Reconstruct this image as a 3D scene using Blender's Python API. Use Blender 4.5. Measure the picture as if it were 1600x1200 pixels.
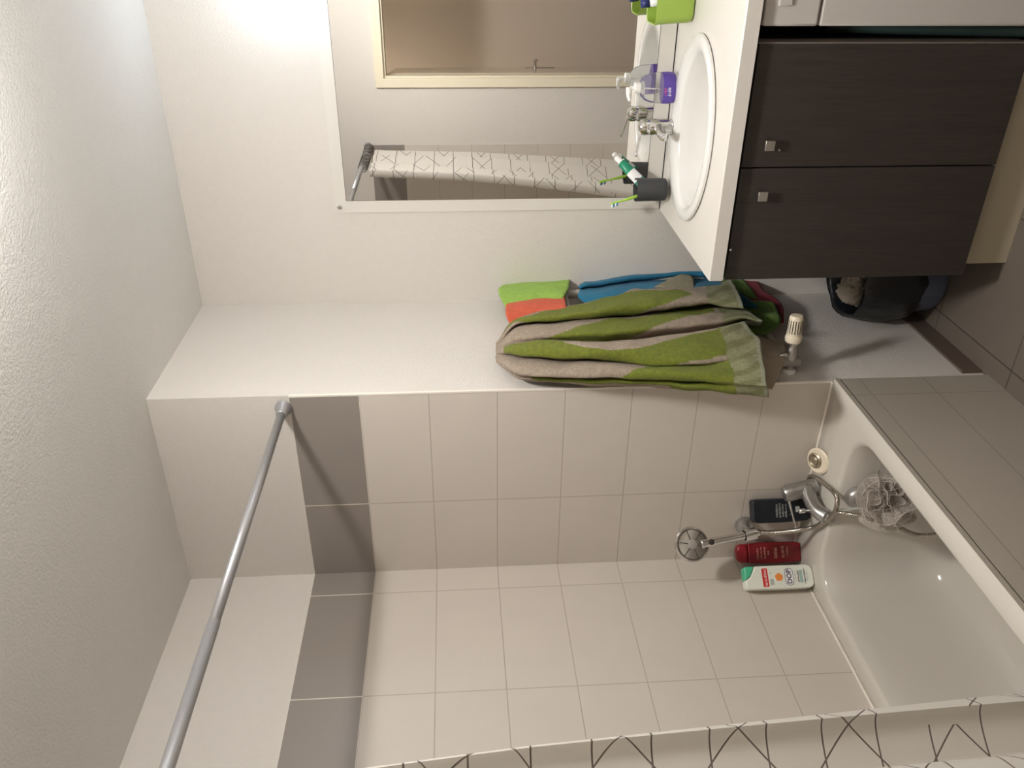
import bpy, bmesh, math, random
from mathutils import Vector, Matrix, noise
random.seed(7)
C = bpy.context.scene.collection
for _o in list(bpy.data.objects): bpy.data.objects.remove(_o)

# ------------------------------------------------------------------ camera
CAM = Vector((-2.7098, -1.2296, 1.5909)); YAW, PITCH, ROLL = -1.0428, -0.0627, -0.0268
FPX = 1293.28            # focal length in pixels of the 1600 px wide frame
fw = Vector((-math.sin(YAW)*math.cos(PITCH), math.cos(YAW)*math.cos(PITCH), math.sin(PITCH)))
rt = Vector((math.cos(YAW), math.sin(YAW), 0)); up = rt.cross(fw)
rt, up = rt*math.cos(ROLL)+up*math.sin(ROLL), up*math.cos(ROLL)-rt*math.sin(ROLL)
# the photograph was taken with the phone held upright but stored lying on its side
cx, cy, cz = -up, rt, -fw
cam = bpy.data.objects.new('camera', bpy.data.cameras.new('camera')); C.objects.link(cam)
cam.matrix_world = Matrix(((cx.x, cy.x, cz.x, CAM.x), (cx.y, cy.y, cz.y, CAM.y), (cx.z, cy.z, cz.z, CAM.z), (0, 0, 0, 1)))
cam.data.sensor_fit = 'HORIZONTAL'; cam.data.sensor_width = 36; cam.data.lens = 36*FPX/1600
cam.data.clip_start = 0.02
bpy.context.scene.camera = cam

# ------------------------------------------------------------------ light
W = bpy.data.worlds.new('world'); bpy.context.scene.world = W; W.use_nodes = True
W.node_tree.nodes['Background'].inputs[0].default_value = (1.0, .9, .8, 1)
W.node_tree.nodes['Background'].inputs[1].default_value = 0.02
vs = bpy.context.scene.view_settings
vs.view_transform = 'Standard'; vs.look = 'None'; vs.gamma = 1; vs.use_curve_mapping = False
vs.exposure = 0.0
CEIL_POWER, WALL_POWER, HALL_FILL_POWER = 44.0, 4.0, 14.0
bpy.context.scene.cycles.diffuse_bounces = 10; bpy.context.scene.cycles.max_bounces = 14

# ------------------------------------------------------------------ materials
MATS = {}
class NT:
    def __init__(s, name):
        s.m = bpy.data.materials.new(name); s.m.use_nodes = True; s.t = s.m.node_tree
        s.b = s.t.nodes['Principled BSDF']; MATS[name] = s.m
    def n(s, typ, **k):
        x = s.t.nodes.new(typ)
        for a, v in k.items(): setattr(x, a, v)
        return x
    def l(s, a, b): s.t.links.new(a, b)
    def math(s, op, a, b=None, c=None):
        x = s.n('ShaderNodeMath', operation=op)
        for i, v in enumerate((a, b, c)):
            if v is None: continue
            if isinstance(v, (int, float)): x.inputs[i].default_value = v
            else: s.l(v, x.inputs[i])
        return x.outputs[0]
    def mix(s, f, a, b):
        x = s.n('ShaderNodeMix', data_type='RGBA')
        for i, v in ((0, f), (6, a), (7, b)):
            if isinstance(v, (int, float)): x.inputs[i].default_value = v
            elif isinstance(v, tuple): x.inputs[i].default_value = (*v, 1) if len(v) == 3 else v
            else: s.l(v, x.inputs[i])
        return x.outputs[2]
    def pos(s):
        g = s.n('ShaderNodeNewGeometry'); p = s.n('ShaderNodeSeparateXYZ'); s.l(g.outputs['Position'], p.inputs[0])
        return g.outputs['Position'], p.outputs[0], p.outputs[1], p.outputs[2]
    def noise(s, vec, scale, detail=3, rough=.5):
        x = s.n('ShaderNodeTexNoise'); x.inputs['Scale'].default_value = scale; x.inputs['Detail'].default_value = detail
        x.inputs['Roughness'].default_value = rough; s.l(vec, x.inputs['Vector']); return x.outputs[0]
    def bump(s, h, strength, dist=.001):
        x = s.n('ShaderNodeBump'); x.inputs['Strength'].default_value = strength; x.inputs['Distance'].default_value = dist
        s.l(h, x.inputs['Height']); s.l(x.outputs[0], s.b.inputs['Normal'])
    def set(s, **k):
        for a, v in k.items():
            i = s.b.inputs[a.replace('_', ' ')]
            if isinstance(v, tuple): i.default_value = (*v, 1)
            elif isinstance(v, (int, float)): i.default_value = v
            else: s.l(v, i)
        return s
def simple(name, col, rough=.5, metal=0, nscale=0, nstr=.2, ndist=.001, var=0, **k):
    s = NT(name); s.set(Roughness=rough, Metallic=metal, **k)
    g = s.pos()[0]
    if var:
        f = s.noise(g, nscale*.2 or 8, 3)
        s.set(Base_Color=s.mix(f, tuple(c*(1-var) for c in col), tuple(min(1, c*(1+var)) for c in col)))
    else: s.set(Base_Color=tuple(col))
    if nscale: s.bump(s.noise(g, nscale, 4, .6), nstr, ndist)
    return s.m
simple('paint', (.65, .618, .58), .65, 0, 190, .6, .0040, .02)
simple('ceiling_paint', (.74, .73, .71), .8, 0, 150, .6, .0040, .02)
simple('hall_paint', (.56, .49, .41), .7, 0, 120, .1)
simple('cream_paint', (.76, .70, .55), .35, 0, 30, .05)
simple('door_gloss', (.66, .58, .46), .12, 0, 20, .03)
simple('enamel', (.70, .69, .67), .12)
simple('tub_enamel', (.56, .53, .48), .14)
simple('laminate', (.64, .61, .57), .38, 0, 300, .03)
simple('white_plastic', (.80, .79, .77), .35)
simple('cream_plastic', (.72, .64, .50), .4)
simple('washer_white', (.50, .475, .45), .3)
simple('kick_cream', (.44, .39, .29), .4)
simple('lit_side_wood', (.20, .165, .14), .5)
simple('plug_metal', (.34, .29, .21), .35, .7)
simple('chrome', (.74, .73, .72), .13, 1)
simple('brushed', (.62, .60, .57), .32, 1)
simple('grey_rod', (.40, .40, .41), .36, .6)
simple('dull_chrome', (.42, .41, .40), .30, .85)
simple('spray_grey', (.22, .20, .18), .45)
simple('spray_light', (.36, .33, .30), .4)
simple('net_edge', (.48, .43, .38), .7)
simple('dark_metal', (.10, .09, .08), .4, .8)
simple('black_gap', (.01, .01, .01), .9)
simple('charcoal_plastic', (.045, .046, .05), .5)
simple('green_plastic', (.30, .44, .07), .38)
simple('mint_plastic', (.08, .50, .30), .35)
simple('navy', (.02, .03, .14), .4)
simple('black_plastic', (.008, .011, .016), .35)
simple('red_plastic', (.20, .006, .014), .3)
simple('red_cap', (.28, .010, .02), .3)
simple('shampoo_white', (.78, .80, .72), .32)
simple('label_red', (.62, .03, .025), .4)
simple('label_orange', (.85, .28, .06), .5)
simple('label_black', (.03, .04, .06), .5)
simple('label_gold', (.75, .42, .32), .4)
simple('label_grey', (.45, .47, .45), .5)
simple('label_teal', (.35, .48, .45), .5)
simple('label_white', (.8, .8, .82), .5)
simple('purple_film', (.10, .055, .34), .35)
simple('pink_film', (.55, .12, .30), .4)
simple('navy_film', (.05, .07, .26), .35)
simple('paste_green', (.01, .24, .13), .35)
simple('brush_green', (.35, .62, .06), .35)
simple('bristle_blue', (.05, .18, .35), .7)
simple('bristle_white', (.75, .82, .85), .7)
simple('radiator_metal', (.50, .47, .43), .4, .2)
simple('bag_black', (.010, .011, .014), .28, 0, 60, .5, .004)
simple('bin_blue', (.12, .14, .21), .5)
simple('tissue', (.42, .36, .30), .9, 0, 60, .6, .005, .15)
simple('hose_green', (.02, .04, .035), .5)
simple('light_trim', (.78, .73, .66), .5)
simple('gap_shade', (.10, .08, .06), .9)
simple('plinth_tile', (.115, .085, .068), .4, 0, 60, .1, .001, .15)
def cloth(name, col, col2=None, rough=.95):
    s = NT(name); g = s.pos()[0]
    f = s.noise(g, 420, 3, .7); f2 = s.noise(g, 60, 3)
    c2 = col2 or tuple(c*.62 for c in col)
    s.set(Base_Color=s.mix(s.math('MULTIPLY', f, f2), c2, tuple(min(1, c*1.35) for c in col)), Roughness=rough)
    s.set(Sheen_Weight=.06); s.bump(f, .7, .003); return s.m
cloth('terry_lime', (.36, .60, .10)); cloth('terry_orange', (.80, .13, .06)); cloth('terry_blue', (.018, .20, .36))
cloth('terry_leaf', (.13, .25, .03)); cloth('terry_red', (.30, .012, .03)); cloth('terry_beige', (.46, .37, .28)); cloth('terry_khaki', (.33, .30, .20))
def towel_mat():
    s = NT('terry_striped'); g = s.pos()[0]
    a = s.n('ShaderNodeVertexColor', layer_name='pattern')
    f = s.noise(g, 380, 3, .7); f2 = s.noise(g, 90, 3)
    k = s.math('ADD', s.math('MULTIPLY', f, .9), s.math('MULTIPLY', f2, .5))
    mx = s.n('ShaderNodeMix', data_type='RGBA', blend_type='MULTIPLY'); mx.inputs[0].default_value = 1
    s.l(a.outputs[0], mx.inputs[6]); cr = s.n('ShaderNodeCombineColor')
    for i in range(3): s.l(k, cr.inputs[i])
    s.l(cr.outputs[0], mx.inputs[7]); s.l(mx.outputs[2], s.b.inputs['Base Color'])
    s.set(Roughness=.95, Sheen_Weight=.04); s.bump(s.math('ADD', f, s.noise(g, 1100, 2)), .9, .004)
towel_mat()
TZ = 2.083
def tile_mat(name, axis, off, band=True, zs=None, light=(.60, .55, .495), wide=.3964):
    s = NT(name); g, x, y, z = s.pos(); h = x if axis == 'x' else y
    def line(v, period, w):   # 1 on a joint
        r = s.math('ABSOLUTE', s.math('SUBTRACT', s.math('FRACT', s.math('ADD', s.math('DIVIDE', v, period), 100.5)), .5))
        return s.math('LESS_THAN', r, w/period/2)
    jh = line(s.math('SUBTRACT', h, off), wide, .0032)
    if zs is None: jz = line(s.math('SUBTRACT', z, TZ), .2, .0032)
    else:
        jz = None
        for q in zs:
            r = s.math('LESS_THAN', s.math('ABSOLUTE', s.math('SUBTRACT', z, q)), .0016)
            jz = r if jz is None else s.math('MAXIMUM', jz, r)
    j = s.math('MAXIMUM', jh, jz)
    dark = s.math('GREATER_THAN', z, TZ-.2) if band else None
    vein = s.noise(g, 9, 5, .6)
    tl = s.mix(vein, tuple(c*.96 for c in light), tuple(c*1.04 for c in light)); jl = (light[0]*.72, light[1]*.70, light[2]*.66)
    if band:
        tl = s.mix(dark, tl, (.265, .235, .215)); jc = s.mix(dark, jl, (.70, .64, .56))
    else: jc = jl
    s.set(Base_Color=s.mix(j, tl, jc), Roughness=.33)
    s.bump(s.math('SUBTRACT', 1.0, j), .5, .0012)
tile_mat('tiles_tap_wall', 'y', .3964); tile_mat('tiles_long_wall', 'x', -.741)
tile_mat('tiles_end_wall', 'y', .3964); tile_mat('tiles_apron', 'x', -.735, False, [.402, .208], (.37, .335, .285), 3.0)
def floor_mat():
    s = NT('floor_tiles'); g, x, y, z = s.pos()
    def line(v, o, p, w):
        r = s.math('ABSOLUTE', s.math('SUBTRACT', s.math('FRACT', s.math('ADD', s.math('DIVIDE', s.math('SUBTRACT', v, o), p), 100.5)), .5))
        return s.math('LESS_THAN', r, w/p/2)
    j = s.math('MAXIMUM', line(x, -.726, .4, .004), line(y, -.071, .4, .004))
    v = s.noise(g, 14, 5, .65)
    s.set(Base_Color=s.mix(j, s.mix(v, (.125, .103, .085), (.16, .132, .108)), (.055, .045, .036)), Roughness=.42)
    s.bump(s.math('SUBTRACT', 1.0, j), .4, .001)
floor_mat()
def wood_mat():
    s = NT('dark_wood'); g, x, y, z = s.pos()
    mp = s.n('ShaderNodeMapping'); mp.inputs['Scale'].default_value = (260, 260, 9); s.l(g, mp.inputs[0])
    f = s.noise(mp.outputs[0], 1, 4, .6)
    mp2 = s.n('ShaderNodeMapping'); mp2.inputs['Scale'].default_value = (30, 30, 1.5); s.l(g, mp2.inputs[0])
    f2 = s.noise(mp2.outputs[0], 1, 3, .6)
    s.set(Base_Color=s.mix(s.math('MULTIPLY', f, s.math('ADD', f2, .5)), (.014, .011, .0095), (.052, .042, .037)), Roughness=.42); s.bump(f, .35, .0006)
wood_mat()
def curtain_mat():
    s = NT('curtain_fabric'); uv = s.n('ShaderNodeUVMap', uv_map='cloth'); p = s.n('ShaderNodeSeparateXYZ'); s.l(uv.outputs[0], p.inputs[0])
    u, v = p.outputs[0], p.outputs[1]
    def line(e, per, w):
        r = s.math('ABSOLUTE', s.math('SUBTRACT', s.math('FRACT', s.math('ADD', s.math('DIVIDE', e, per), 100.5)), .5))
        return s.math('LESS_THAN', r, w/per/2)
    a = line(s.math('SUBTRACT', v, .055), .11, .0034)
    sl = .9
    b = line(s.math('ADD', v, s.math('MULTIPLY', u, sl)), .22, .0044)
    c = line(s.math('SUBTRACT', v, s.math('MULTIPLY', u, sl)), .22, .0044)
    # leave some strokes out, cell by cell
    cu = s.math('FLOOR', s.math('DIVIDE', u, .0913)); cv = s.math('FLOOR', s.math('DIVIDE', v, .105))
    wn = s.n('ShaderNodeTexWhiteNoise', noise_dimensions='2D'); cb = s.n('ShaderNodeCombineXYZ'); s.l(cu, cb.inputs[0]); s.l(cv, cb.inputs[1]); s.l(cb.outputs[0], wn.inputs[0])
    keep = s.math('GREATER_THAN', wn.outputs[0], .06)
    ln = s.math('MULTIPLY', s.math('MAXIMUM', a, s.math('MAXIMUM', b, c)), keep)
    s.set(Base_Color=s.mix(ln, (.70, .67, .62), (.085, .06, .05)), Roughness=.75)
    s.bump(s.noise(s.pos()[0], 500, 2), .15, .0008)
    tr = s.n('ShaderNodeBsdfTranslucent'); tr.inputs[0].default_value = (.75, .71, .66, 1); ms = s.n('ShaderNodeMixShader'); ms.inputs[0].default_value = .18
    out = s.t.nodes['Material Output']; s.l(s.b.outputs[0], ms.inputs[1]); s.l(tr.outputs[0], ms.inputs[2]); s.l(ms.outputs[0], out.inputs[0])
curtain_mat()
m_ = simple('clear_plastic', (.93, .95, .94), .06); m_.node_tree.nodes['Principled BSDF'].inputs['Transmission Weight'].default_value = .93
m_.node_tree.nodes['Principled BSDF'].inputs['IOR'].default_value = 1.06
simple('mirror_glass', (.90, .895, .88), .0, 1)
simple('mirror_border', (.66, .635, .595), .3)
def mesh_sponge():
    s = NT('sponge_net'); g = s.pos()[0]
    v = s.n('ShaderNodeTexVoronoi', feature='DISTANCE_TO_EDGE'); v.inputs['Scale'].default_value = 230; s.l(g, v.inputs['Vector'])
    s.set(Base_Color=(.46, .41, .37), Roughness=.7, Alpha=s.math('ADD', s.math('MULTIPLY', s.math('LESS_THAN', v.outputs[0], .12), .4), .32))
mesh_sponge()
def hose_mat():
    s = NT('ribbed_chrome'); uv = s.n('ShaderNodeUVMap', uv_map='cloth'); p = s.n('ShaderNodeSeparateXYZ'); s.l(uv.outputs[0], p.inputs[0])
    r = s.math('ABSOLUTE', s.math('SUBTRACT', s.math('FRACT', s.math('DIVIDE', p.outputs[1], .0042)), .5))
    s.set(Base_Color=s.mix(s.math('GREATER_THAN', r, .38), (.62, .58, .52), (.18, .15, .12)), Metallic=1, Roughness=.22)
    s.bump(s.math('SUBTRACT', .5, r), .8, .002)
hose_mat()
def emis(name, col, st):
    s = NT(name); s.b.inputs['Emission Color'].default_value = (*col, 1); s.b.inputs['Emission Strength'].default_value = st; s.set(Base_Color=(.9, .9, .9))
emis('ceiling_glow', (1.0, .965, .92), CEIL_POWER/(math.pi*.058))
emis('wall_glow', (.76, .88, 1.0), WALL_POWER/(math.pi*4*math.pi*.035**2))
emis('hall_fill_glow', (1.0, .88, .74), HALL_FILL_POWER/(math.pi*4*math.pi*.07**2))

# ------------------------------------------------------------------ helpers
LOC = {}
def tag(o, label=None, cat=None, group=None, kind=None):
    if label: o['label'] = label
    if cat: o['category'] = cat
    if group: o['group'] = group
    if kind: o['kind'] = kind
    return o
def thing(name, loc, label, cat, group=None):
    o = bpy.data.objects.new(name, None); C.objects.link(o); o.location = loc; o.empty_display_size = .05
    LOC[o.name] = Vector(loc); return tag(o, label, cat, group)
def link(name, verts, faces, mat, parent=None, smooth=False, mats=None, uv=None):
    me = bpy.data.meshes.new(name)
    vs_ = [Vector(v) for v in verts]
    if parent is not None: base = LOC[parent.name]
    else:
        xs = [v.x for v in vs_]; ys = [v.y for v in vs_]; zs = [v.z for v in vs_]
        base = Vector(((min(xs)+max(xs))/2, (min(ys)+max(ys))/2, min(zs)))
    me.from_pydata([tuple(v-base) for v in vs_], [], faces)
    for m in ([mat] if isinstance(mat, str) else mat): me.materials.append(MATS[m])
    if mats:
        for p, i in zip(me.polygons, mats): p.material_index = i
    if smooth:
        for p in me.polygons: p.use_smooth = True
    if uv:
        L = me.uv_layers.new(name='cloth')
        for lp in me.loops: L.data[lp.index].uv = uv[lp.vertex_index]
    me.validate(); me.update()
    o = bpy.data.objects.new(name, me); C.objects.link(o)
    if parent is not None: o.parent = parent; LOC[o.name] = base
    else: o.location = base; LOC[o.name] = base
    return o
def fixn(o):
    bm = bmesh.new(); bm.from_mesh(o.data); bmesh.ops.recalc_face_normals(bm, faces=bm.faces); bm.to_mesh(o.data); bm.free(); return o
def boxdata(b, V, F):
    x0, x1, y0, y1, z0, z1 = b; n = len(V)
    V += [(x0, y0, z0), (x1, y0, z0), (x1, y1, z0), (x0, y1, z0), (x0, y0, z1), (x1, y0, z1), (x1, y1, z1), (x0, y1, z1)]
    F += [tuple(n+i for i in f) for f in ((3, 2, 1, 0), (4, 5, 6, 7), (0, 1, 5, 4), (1, 2, 6, 5), (2, 3, 7, 6), (3, 0, 4, 7))]
def bevel(o, w, seg=2):
    m = o.modifiers.new('bevel', 'BEVEL'); m.width = w; m.segments = seg; m.limit_method = 'ANGLE'
    for p in o.data.polygons: p.use_smooth = True
    try: o.data.set_sharp_from_angle(angle=math.radians(40))
    except Exception: pass
    return o
def box(name, b, mat, parent=None, bev=0):
    V, F = [], []
    for q in (b if isinstance(b, list) else [b]): boxdata(q, V, F)
    o = link(name, V, F, mat, parent)
    return bevel(o, bev) if bev else o
def struct(name, b, mat, bev=0):
    return tag(box(name, b, mat, None, bev), kind='structure')
def frame_of(d):
    d = Vector(d).normalized(); a = Vector((0, 0, 1)) if abs(d.z) < .9 else Vector((1, 0, 0))
    u = d.cross(a).normalized(); return u, d.cross(u).normalized(), d
def lathe(name, prof, mat, parent=None, loc=(0, 0, 0), axis=(0, 0, 1), seg=32, sx=1, sy=1, closed=False, rot=0, U=None):
    """profile of (radius, height) turned about axis through loc; sx, sy flatten it"""
    if U is None: u, w, d = frame_of(axis)
    else: u = Vector(U).normalized(); d = Vector(axis).normalized(); w = d.cross(u)
    L = Vector(loc); V, F = [], []
    for r, h in prof:
        for i in range(seg):
            a = 2*math.pi*i/seg+rot
            V.append(L+d*h+u*(r*math.cos(a)*sx)+w*(r*math.sin(a)*sy))
    n = len(prof)
    for j in range(n-1):
        for i in range(seg):
            k = (i+1) % seg; F.append((j*seg+i, j*seg+k, (j+1)*seg+k, (j+1)*seg+i))
    if prof[0][0] > 1e-4: F.append(tuple(range(seg-1, -1, -1)))
    if prof[-1][0] > 1e-4: F.append(tuple((n-1)*seg+i for i in range(seg)))
    o = link(name, V, F, mat, parent, True); 
    bm = bmesh.new(); bm.from_mesh(o.data); bmesh.ops.remove_doubles(bm, verts=bm.verts, dist=1e-5)
    bmesh.ops.recalc_face_normals(bm, faces=bm.faces); bm.to_mesh(o.data); bm.free()
    try: o.data.set_sharp_from_angle(angle=math.radians(38))
    except Exception: pass
    return o
def catmull(P, n):
    P = [Vector(p) for p in P]; Q = [P[0]*2-P[1]]+P+[P[-1]*2-P[-2]]; out = []
    for i in range(1, len(Q)-2):
        for k in range(n):
            t = k/n; a, b, c, d = Q[i-1], Q[i], Q[i+1], Q[i+2]
            out.append(.5*((2*b)+(c-a)*t+(2*a-5*b+4*c-d)*t*t+(3*b-a-3*c+d)*t**3))
    out.append(P[-1]); return out
def sweep(name, pts, r, mat, parent=None, seg=12, smooth_n=0, flat=None):
    """tube along points; r a number or one per point"""
    P = catmull(pts, smooth_n) if smooth_n else [Vector(p) for p in pts]
    n = len(P); R = r if isinstance(r, list) else [r]*n
    if len(R) != n: R = [R[min(len(R)-1, int(i*(len(R)-1)/(n-1)))]*(1-((i*(len(R)-1)/(n-1)) % 1))+R[min(len(R)-1, int(i*(len(R)-1)/(n-1))+1)]*((i*(len(R)-1)/(n-1)) % 1) for i in range(n)]
    V, F, UV = [], [], []; u = None; s = 0
    for i, p in enumerate(P):
        d = (P[min(i+1, n-1)]-P[max(i-1, 0)]).normalized()
        if u is None: u = frame_of(d)[0]
        u = (u-d*u.dot(d)).normalized(); w = d.cross(u)
        if i: s += (P[i]-P[i-1]).length
        for k in range(seg):
            a = 2*math.pi*k/seg; V.append(p+u*(R[i]*math.cos(a))+w*(R[i]*math.sin(a)*(flat or 1))); UV.append((k/seg, s))
    for i in range(n-1):
        for k in range(seg):
            q = (k+1) % seg; F.append((i*seg+k, i*seg+q, (i+1)*seg+q, (i+1)*seg+k))
    F.append(tuple(range(seg-1, -1, -1))); F.append(tuple((n-1)*seg+k for k in range(seg)))
    return link(name, V, F, mat, parent, True, uv=UV)
def rrect(cx_, cy_, hx, hy, r, z, n=6):
    out = []
    for qx, qy, a0 in ((1, 1, 0), (-1, 1, 90), (-1, -1, 180), (1, -1, 270)):
        for i in range(n+1):
            a = math.radians(a0+90*i/n); out.append((cx_+qx*(hx-r)+r*math.cos(a), cy_+qy*(hy-r)+r*math.sin(a), z))
    return out
def loft(name, rings, mat, parent=None, cap0=True, cap1=True, smooth=True, sub=0):
    n = len(rings[0]); V = [v for r in rings for v in r]; F = []
    for j in range(len(rings)-1):
        for i in range(n):
            k = (i+1) % n; F.append((j*n+i, j*n+k, (j+1)*n+k, (j+1)*n+i))
    if cap0: F.append(tuple(range(n-1, -1, -1)))
    if cap1: F.append(tuple((len(rings)-1)*n+i for i in range(n)))
    o = fixn(link(name, V, F, mat, parent, smooth))
    if smooth:
        try: o.data.set_sharp_from_angle(angle=math.radians(42))
        except Exception: pass
    return o
def text(name, body, size, origin, right, upv, mat, parent=None, bold=0, extr=.0002):
    cu = bpy.data.curves.new(name, 'FONT'); cu.body = body; cu.size = size; cu.align_x = 'CENTER'; cu.align_y = 'CENTER'; cu.extrude = extr; cu.offset = bold
    t = bpy.data.objects.new('tmp_text', cu); C.objects.link(t); bpy.context.view_layer.update()
    me = bpy.data.meshes.new_from_object(t.evaluated_get(bpy.context.evaluated_depsgraph_get()))
    bpy.data.objects.remove(t)
    r_, u_ = Vector(right).normalized(), Vector(upv).normalized(); n_ = r_.cross(u_); O = Vector(origin)
    V = [O+r_*v.co.x+u_*v.co.y+n_*v.co.z for v in me.vertices]; F = [tuple(p.vertices) for p in me.polygons]
    bpy.data.meshes.remove(me)
    return link(name, V, F, mat, parent)
def sheet(name, rails, mat, parent=None, su=8, sv=3, thick=.005, wob=.003, seed=0, wf=14, color=None, fold=0):
    """cloth stretched over rails (each a list of world points in mm, top to bottom)"""
    R = [catmull([Vector(p)*.001 for p in r], sv) for r in rails]; M = len(R[0]); cols = []
    per = [catmull([R[k][j] for k in range(len(R))], su) for j in range(M)]
    N = len(per[0]); V, F = [], []
    for j in range(M):
        for i in range(N):
            p = per[j][i]; q = p*wf+Vector((seed*3.1, seed, 0))
            if fold: p = p+Vector((0, noise.noise(Vector((i/su*.9, j/(M-1)*2.6, 4)))*fold*min(1, 6*j/(M-1)), 0))
            V.append(p+Vector((noise.noise(q)*.4, noise.noise(q+Vector((9, 2, 5))), noise.noise(q+Vector((3, 8, 1)))*.4))*wob)
    for j in range(M-1):
        for i in range(N-1): F.append((j*N+i, j*N+i+1, (j+1)*N+i+1, (j+1)*N+i))
    o = link(name, V, F, mat, parent, True)
    if color:
        ca = o.data.color_attributes.new('pattern', 'FLOAT_COLOR', 'POINT')
        for j in range(M):
            for i in range(N): ca.data[j*N+i].color = (*color(i/su, j/(M-1)), 1)
    m = o.modifiers.new('thick', 'SOLIDIFY'); m.thickness = thick; m.offset = 0
    return o
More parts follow.
